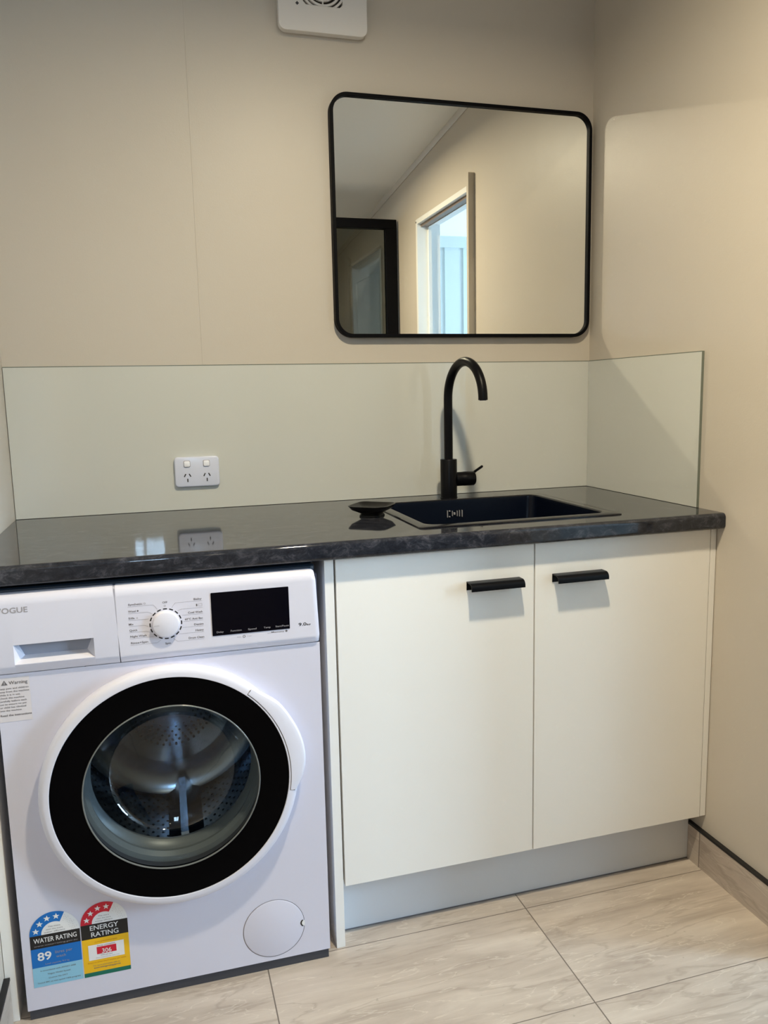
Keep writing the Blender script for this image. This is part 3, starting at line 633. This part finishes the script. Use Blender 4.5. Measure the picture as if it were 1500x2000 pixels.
put_text(bm, 'OFF', 0.2985, 0.3075, 0.8085, 0.0036, yy, 2, 0.012); arc_band(bm, KX, 0.8035, 0.0014, 0.0019, 0, 360, yy, 0, 12)
put_text(bm, 'Spin', 0.2990, 0.3095, 0.7290, 0.0038, yy, 2, 0.012)
arc_band(bm, 0.2665, 0.8115, 0.0013, 0.0018, 0, 360, yy, 0, 12); arc_band(bm, 0.2535, 0.7985, 0.0, 0.0016, 0, 360, yy, 2, 12); arc_band(bm, 0.2515, 0.7850, 0.0010, 0.0015, 0, 360, yy, 0, 12)
rect(bm, 0.3595, 0.3618, 0.7975, 0.8020, yy, 2)
for q in ((0.3640, 0.3706, 0.7972, 0.7976), (0.3640, 0.3706, 0.8018, 0.8022), (0.3640, 0.3644, 0.7972, 0.8022), (0.3702, 0.3706, 0.7972, 0.8022)): rect(bm, *q, yy, 0)
def pline(pts, wd=0.00045):
    for (xa, za), (xb, zb) in zip(pts, pts[1:]):
        d = math.hypot(xb - xa, zb - za); nx, nz = -(zb - za) / d * wd / 2, (xb - xa) / d * wd / 2
        poly(bm, [(xa - nx, yy, za - nz), (xb - nx, yy, zb - nz), (xb + nx, yy, zb + nz), (xa + nx, yy, za + nz)], 0)
def on_ring(a, r=0.0320): return (KX + r * math.cos(math.radians(a)), KZ + r * math.sin(math.radians(a)))
for i, (s, xa, xb, z) in enumerate(leftp):
    an = 112.5 + 22.5 * i; ex, ez = on_ring(an + 3); zl = z - 0.0022
    if abs(ez - zl) > 0.002: pline([(0.2362, zl), (ex - 0.007, zl), (ex - 0.003, (zl + ez) / 2), (ex, ez)])
    else: pline([(0.2362, zl), (ex, zl)])
for i, z in enumerate((0.8098, 0.7966, 0.7846, 0.7722, 0.7606, 0.7490, 0.7350)):
    an = 67.5 - 22.5 * i; ex, ez = on_ring(an); zl = z - 0.0022
    if abs(ez - zl) > 0.002: pline([(0.3712, zl), (ex + 0.007, zl), (ex + 0.003, (zl + ez) / 2), (ex, ez)])
    else: pline([(0.3712, zl), (ex, zl)])
flat('programme_legend', bm, [M['ink_lightgrey'], M['ink_black'], M['ink_grey']], cp)
bm = bmesh.new(); put_text(bm, '9.0', 0.5535, 0.5690, 0.7388, 0.0062, yy, 1, 0.012); put_text(bm, 'kg', 0.5700, 0.5775, 0.7388, 0.0036, yy, 1, 0.02)
flat('capacity_mark', bm, [M['ink_lightgrey'], M['ink_black'], M['ink_grey']], cp)
bm = bmesh.new(); put_text(bm, 'Hold', 0.4330, 0.4400, 0.7278, 0.0022, yy, 0); arc_band(bm, 0.4465, 0.7292, 0.0018, 0.0027, 0, 360, yy, 2, 16); put_text(bm, '3 sec', 0.4530, 0.4607, 0.7280, 0.0022, yy, 0)
flat('lock_hint', bm, [M['ink_lightgrey'], M['ink_black'], M['ink_grey']], cp)
bm = bmesh.new(); put_text(bm, 'Hold 3s', 0.4916, 0.4985, 0.7296, 0.0020, yy, 0); put_text(bm, 'Memory', 0.4995, 0.5245, 0.7302, 0.0030, yy, 2, 0.01); arc_band(bm, 0.5290, 0.7318, 0.0, 0.0021, 0, 360, yy, 2, 16)
flat('memory_hint', bm, [M['ink_lightgrey'], M['ink_black'], M['ink_grey']], cp)
bm = bmesh.new(); prism(bm, rrect(0.3872, 0.5360, 0.7358, 0.8205, 0.0012, 3), PF + 0.0005, PF - 0.0010); ds = obj('display', bm, M['display'], cp, smooth=False)
bm = bmesh.new(); y2 = PF - 0.0013
for s, xa, xb in (('Delay', 0.3950, 0.4080), ('Function', 0.4215, 0.4422), ('Speed', 0.4545, 0.4708), ('Temp', 0.4850, 0.4980), ('Start/Pause', 0.5078, 0.5340)): put_text(bm, s, xa, xb, 0.7412, 0.0034, y2, 0, 0.006)
flat('display_legend', bm, [M['ink_lightgrey']], ds)

# door: white ring with handle lobe, black rim, glass bowl
dr = empty('door'); dr.parent = wm; dr.location = (DX, 0, DZc)
RB = 0.2395
bm = bmesh.new(); lathe(bm, [(0.2225, -0.0005), (0.2380, -0.0005), (0.2420, -0.008), (0.2425, -0.018), (0.2405, -0.0255), (0.2360, -0.0300), (0.2300, -0.0318), (0.2230, -0.0318), (0.2222, -0.0305), (0.2222, -0.0005)], 'y', n=128)
obj('ring', bm, M['washer_ring'], dr)
# handle lobe
lobe = [(-9.5, 0.2405), (-7.5, 0.2440), (-4.4, 0.2500), (0.0, 0.2555), (4.4, 0.2585), (8.5, 0.2598), (12.6, 0.2602), (19.0, 0.2590), (25.0, 0.2570), (31.0, 0.2555), (35.0, 0.2540), (38.5, 0.2495), (42.0, 0.2455), (45.5, 0.2430), (49.0, 0.2418)]
def lr(a):
    for (a0, r0), (a1, r1) in zip(lobe, lobe[1:]):
        if a0 <= a <= a1: t = (a - a0) / (a1 - a0); return r0 + (r1 - r0) * t
    return 0.2405
bm = bmesh.new(); loops = []
for k in range(0, 60):
    a = -9.5 + (49.0 + 9.5) * k / 59; ro = (lr(max(-9.5, a - 1.5)) + lr(a) + lr(min(49, a + 1.5))) / 3
    lp = []
    for rr_, y in ((0.2268, -0.0310), (0.2272, -0.0326), (ro - 0.010, -0.0326), (ro - 0.0035, -0.0300), (ro, -0.0235), (ro - 0.0015, -0.0120), (ro - 0.006, -0.006), (0.2330, -0.006), (0.2300, -0.020)):
        lp.append((rr_ * math.cos(math.radians(a)), y, rr_ * math.sin(math.radians(a))))
    loops.append(lp)
loft(bm, loops, True, True); obj('door_handle', bm, M['washer_ring'], dr)
bm = bmesh.new()
for a_ in (-9.6, 49.1):
    c, s = math.cos(math.radians(a_)), math.sin(math.radians(a_)); tn = (-s * 0.0006, c * 0.0006)
    prism(bm, [(0.2260 * c + tn[0], 0.2260 * s + tn[1]), (0.2360 * c + tn[0], 0.2360 * s + tn[1]), (0.2360 * c - tn[0], 0.2360 * s - tn[1]), (0.2260 * c - tn[0], 0.2260 * s - tn[1])], -0.0300, -0.0321)
arc = [(-9.6 + 58.7 * i / 40) for i in range(41)]
for p_, q_ in zip(arc, arc[1:]):
    P = [(rr_ * math.cos(math.radians(t)), -0.0321, rr_ * math.sin(math.radians(t))) for rr_, t in ((0.2256, p_), (0.2268, p_), (0.2268, q_), (0.2256, q_))]; poly(bm, P)
obj('handle_gap', bm, M['ink_grey'], dr, smooth=False)
bm = bmesh.new(); lathe(bm, [(0.2222, -0.012), (0.2222, -0.0300), (0.2210, -0.0308), (0.2150, -0.0306), (0.1700, -0.0270), (0.1660, -0.0262)], 'y', n=128); obj('black_rim', bm, M['gloss_black'], dr)
bm = bmesh.new(); lathe(bm, [(0.1662, -0.0264), (0.1652, -0.0278), (0.1638, -0.0276), (0.1632, -0.0255)], 'y', n=128); obj('glass_lip', bm, mat('clear_lip', (0.17, 0.18, 0.175, 1), 0.10, spec=0.8), dr)
bm = bmesh.new(); lathe(bm, [(0.1630, -0.0255), (0.1570, -0.010), (0.1470, 0.015), (0.1390, 0.038), (0.1335, 0.052), (0.1305, 0.058), (0.118, 0.067), (0.09, 0.078), (0.05, 0.085), (0.0008, 0.087)], 'y', n=96, cap1=True); obj('glass_bowl', bm, M['door_glass'], dr)
bm = bmesh.new(); lathe(bm, [(0.2220, 0.004), (0.1700, 0.006), (0.1660, -0.016)], 'y', n=96); obj('inner_frame', bm, M['groove'], dr)
# gasket and drum
bm = bmesh.new(); lathe(bm, [(0.205, 0.010), (0.180, 0.012), (0.166, 0.018), (0.160, 0.028), (0.162, 0.038), (0.170, 0.044), (0.172, 0.054), (0.164, 0.060), (0.158, 0.070), (0.160, 0.080), (0.175, 0.086), (0.205, 0.090)], 'y', (DX, 0, DZc), 96); obj('gasket', bm, M['gasket'], wm)
DR = 0.225
bm = bmesh.new(); lathe(bm, [(0.168, 0.092), (0.172, 0.088), (0.190, 0.090), (DR, 0.100), (DR, 0.400), (DR - 0.02, 0.415), (0.150, 0.418), (0.145, 0.410), (0.100, 0.405), (0.0008, 0.400)], 'y', (DX, 0, DZc), 96, cap1=True)
dm = obj('drum', bm, M['steel'], wm)
bm = bmesh.new()
def disc(c, nrm, r, k=8):
    c = Vector(c); nrm = Vector(nrm).normalized(); u = nrm.orthogonal().normalized(); v = nrm.cross(u)
    poly(bm, [tuple(c + (u * math.cos(2 * PI * i / k) + v * math.sin(2 * PI * i / k)) * r) for i in range(k)])
for ring in range(1, 8):
    rr_ = 0.020 + ring * 0.0115
    for k in range(6 * ring):
        a = 2 * PI * k / (6 * ring); disc((DX + rr_ * math.cos(a), 0.4035 - 0.0008, DZc + rr_ * math.sin(a)), (0, -1, 0), 0.0030)
for yi in range(17):
    for k in range(66):
        a = 2 * PI * (k + 0.5 * (yi % 2)) / 66
        if min(abs(((math.degrees(a) - t + 180) % 360) - 180) for t in (35, 155, 275)) < 9: continue
        disc((DX + (DR - 0.0008) * math.cos(a), 0.118 + yi * 0.0165, DZc + (DR - 0.0008) * math.sin(a)), (-math.cos(a), 0, -math.sin(a)), 0.0031)
tag(flat('perforations', bm, [M['drum_hole']], dm), kind='stuff')
for t in (35, 155, 275):
    bm = bmesh.new(); a = math.radians(t); er = Vector((math.cos(a), 0, math.sin(a))); et = Vector((-math.sin(a), 0, math.cos(a)))
    loops = []
    for y in (0.105, 0.125, 0.380, 0.402):
        hgt = 0.045 if 0.11 < y < 0.39 else 0.020
        lp = []
        for s_, h_ in ((-0.040, 0.0), (-0.020, hgt * 0.45), (-0.008, hgt), (0.008, hgt), (0.020, hgt * 0.45), (0.040, 0.0)):
            p = Vector((DX, y, DZc)) + er * (DR - 0.002 - h_) + et * s_; lp.append(tuple(p))
        loops.append(lp)
    loft(bm, loops, True, True); obj('lifter', bm, M['steel'], dm)

# filter cover
bm = bmesh.new(); fx, fz = 0.4795, 0.0936
arc_band(bm, fx, fz, 0.0630, 0.0640, 0, 360, -0.0003, 0, 96)
flat('filter_cover_gap', bm, [M['ink_grey']], wm)
bm = bmesh.new(); lathe(bm, [(0.0628, 0.0), (0.0624, -0.0008), (0.0615, -0.0011), (0.0005, -0.0011)], 'y', (fx, 0, fz), 96, cap1=True); fc = obj('filter_cover', bm, M['washer'], wm)
bm = bmesh.new(); arc_band(bm, fx + 0.0635, fz + 0.0005, 0.0, 0.0085, 115, 245, -0.0016, 0, 12); arc_band(bm, fx + 0.0645, fz + 0.0005, 0.0, 0.0068, 100, 260, -0.0019, 1, 12); flat('finger_notch', bm, [M['ink_black'], M['ink_white']], fc)

# stickers -------------------------------------------------------
ys = -0.0004; yt = -0.0008
# water rating label
bm = bmesh.new(); wx0, wx1 = 0.0152, 0.1052; cxw, czw, rw = 0.0602, 0.1765, 0.0450
rect(bm, wx0, wx1, 0.0686, 0.1095, ys, 3); rect(bm, wx0, wx1, 0.1095, 0.1490, ys, 2); rect(bm, wx0, wx1, 0.1490, 0.1765, ys, 1)
arc_band(bm, cxw, czw, 0.0, rw, 0, 180, ys, 0, 40)
arc_band(bm, cxw, czw, 0.0240, rw, 64, 180, ys - 0.0002, 2, 40)
for a in (165, 138, 110, 82): star(bm, cxw + 0.0345 * math.cos(math.radians(a)), czw + 0.0345 * math.sin(math.radians(a)), 0.0066, yt - 0.0002, 0, math.radians(-5))
for a in (54, 30, 10):
    for k in range(10):
        t = 2 * PI * k / 10; rr_ = 0.0062 if k % 2 == 0 else 0.0028; X = cxw + 0.0345 * math.cos(math.radians(a)) + rr_ * math.cos(t + PI / 2); Zz = czw + 0.0345 * math.sin(math.radians(a)) + rr_ * math.sin(t + PI / 2)
        rect(bm, X - 0.0004, X + 0.0004, Zz - 0.0004, Zz + 0.0004, yt, 4)
for i, s in enumerate(('The more', 'stars the more', 'water efficient')): put_text(bm, s, cxw - 0.011 - 0.004 * i, cxw + 0.011 + 0.004 * i, 0.1905 - 0.0055 * i, 0.0026, yt, 5)
put_text(bm, 'WATER RATING', 0.0215, 0.0990, 0.1610, 0.0098, yt, 0, 0.010); put_text(bm, 'www.waterrating.gov.au', 0.0215, 0.0995, 0.1535, 0.0030, yt, 4)
put_text(bm, '89', 0.0260, 0.0510, 0.1240, 0.0165, yt, 0, 0.02); put_text(bm, 'litres per', 0.0580, 0.0890, 0.1335, 0.0062, yt, 4); put_text(bm, 'wash', 0.0590, 0.0765, 0.1245, 0.0055, yt, 4)
put_text(bm, 'Load capacity 9.0 kg', 0.0390, 0.0820, 0.1135, 0.0034, yt, 4)
for s, xa, xb, z in (('In accordance with AS/NZS 6400', 0.0290, 0.0930, 0.1005), ('Vogue Model Speed', 0.0410, 0.0820, 0.0920), ('Licence No 2417', 0.0430, 0.0770, 0.0835), ('Tested 40C at max speed 1400 program', 0.0220, 0.1000, 0.0755)): put_text(bm, s, xa, xb, z, 0.0030, yt, 5)
wl = flat('water_rating_label', bm, [M['ink_white'], M['ink_black'], M['ink_blue'], M['ink_pale_blue'], M['ink_lightgrey'], M['ink_grey']], wm); tag(wl, 'blue and black water rating sticker with four white stars')
# energy rating label
bm = bmesh.new(); ex0, ex1 = 0.1070, 0.1935; cxe, cze, re_ = 0.1503, 0.1795, 0.0432
rect(bm, ex0, ex1, 0.0684, 0.0770, ys, 4); rect(bm, ex0, ex1, 0.0770, 0.1484, ys, 3); rect(bm, ex0, ex1, 0.1484, 0.1795, ys, 1)
arc_band(bm, cxe, cze, 0.0, re_, 0, 180, ys, 0, 40); arc_band(bm, cxe, cze, 0.0225, re_, 63, 180, ys - 0.0002, 2, 40)
for a in (163, 136, 108, 80): star(bm, cxe + 0.0330 * math.cos(math.radians(a)), cze + 0.0330 * math.sin(math.radians(a)), 0.0062, yt - 0.0002, 0, math.radians(-5))
for a in (52, 29, 9):
    for k in range(10):
        t = 2 * PI * k / 10; rr_ = 0.0060 if k % 2 == 0 else 0.0027; X = cxe + 0.0330 * math.cos(math.radians(a)) + rr_ * math.cos(t + PI / 2); Zz = cze + 0.0330 * math.sin(math.radians(a)) + rr_ * math.sin(t + PI / 2)
        rect(bm, X - 0.0004, X + 0.0004, Zz - 0.0004, Zz + 0.0004, yt, 6)
for i, s in enumerate(('The more', 'stars the more', 'energy efficient')): put_text(bm, s, cxe - 0.010 - 0.003 * i, cxe + 0.010 + 0.003 * i, 0.1935 - 0.0052 * i, 0.0025, yt, 7)
put_text(bm, 'ENERGY', 0.1235, 0.1760, 0.1665, 0.0098, yt, 0, 0.010); put_text(bm, 'RATING', 0.1250, 0.1755, 0.1525, 0.0098, yt, 0, 0.010)
rect(bm, 0.1175, 0.1838, 0.1028, 0.1352, ys - 0.0002, 0); rect(bm, 0.1330, 0.1693, 0.1142, 0.1294, ys - 0.0004, 2)
put_text(bm, '306', 0.1425, 0.1600, 0.1155, 0.0090, yt - 0.0003, 0, 0.012); put_text(bm, 'Energy consumption', 0.1345, 0.1675, 0.1310, 0.0028, yt, 7); put_text(bm, 'kWh per year', 0.1400, 0.1620, 0.1098, 0.0026, yt, 7); put_text(bm, 'When tested with the warm wash', 0.1300, 0.1740, 0.1055, 0.0020, yt, 6)
put_text(bm, 'A joint government program', 0.1300, 0.1720, 0.1395, 0.0028, yt, 5); put_text(bm, 'Based on seven warm washes per week', 0.1150, 0.1860, 0.0965, 0.0026, yt, 5); put_text(bm, 'For more information refer to', 0.1250, 0.1740, 0.0895, 0.0028, yt, 7); put_text(bm, 'www.energyrating.gov.au', 0.1250, 0.1750, 0.0845, 0.0030, yt, 7, 0.015)
el = flat('energy_rating_label', bm, [M['ink_white'], M['ink_black'], M['ink_red'], M['ink_yellow'], M['ink_green'], M['ink_orange'], M['ink_lightgrey'], M['ink_grey']], wm); tag(el, 'red, yellow and black energy rating sticker')
# warning sticker
bm = bmesh.new(); rect(bm, 0.0006, 0.0562, 0.6095, 0.6930, ys, 0)
poly(bm, [(0.0085, yt, 0.6795), (0.0195, yt, 0.6795), (0.0140, yt, 0.6888)], 1); rect(bm, 0.01355, 0.01445, 0.6823, 0.6856, yt - 0.0003, 0); rect(bm, 0.01355, 0.01445, 0.6808, 0.6817, yt - 0.0003, 0)
put_text(bm, 'Warning', 0.0215, 0.0530, 0.6805, 0.0062, yt, 1, 0.010)
for i, (s, xb) in enumerate((('Keep pets and children', 0.0540), ('away from the machine', 0.0545), ('while it is in use.', 0.0395), ('Check the machine', 0.0457), ('carefully before each', 0.0490), ('use to ensure no pet', 0.0485), ('or child has climbed', 0.0472), ('into the machine.', 0.0400))): put_text(bm, s, 0.0035, xb, 0.6715 - 0.00595 * i, 0.0031, yt, 1, 0.010)
put_text(bm, 'Read the instructions', 0.0030, 0.0556, 0.6205, 0.0036, yt, 1, 0.022)
wl2 = flat('warning_label', bm, [M['sticker'], M['ink_grey']], wm); tag(wl2, 'pale warning sticker with small dark text')
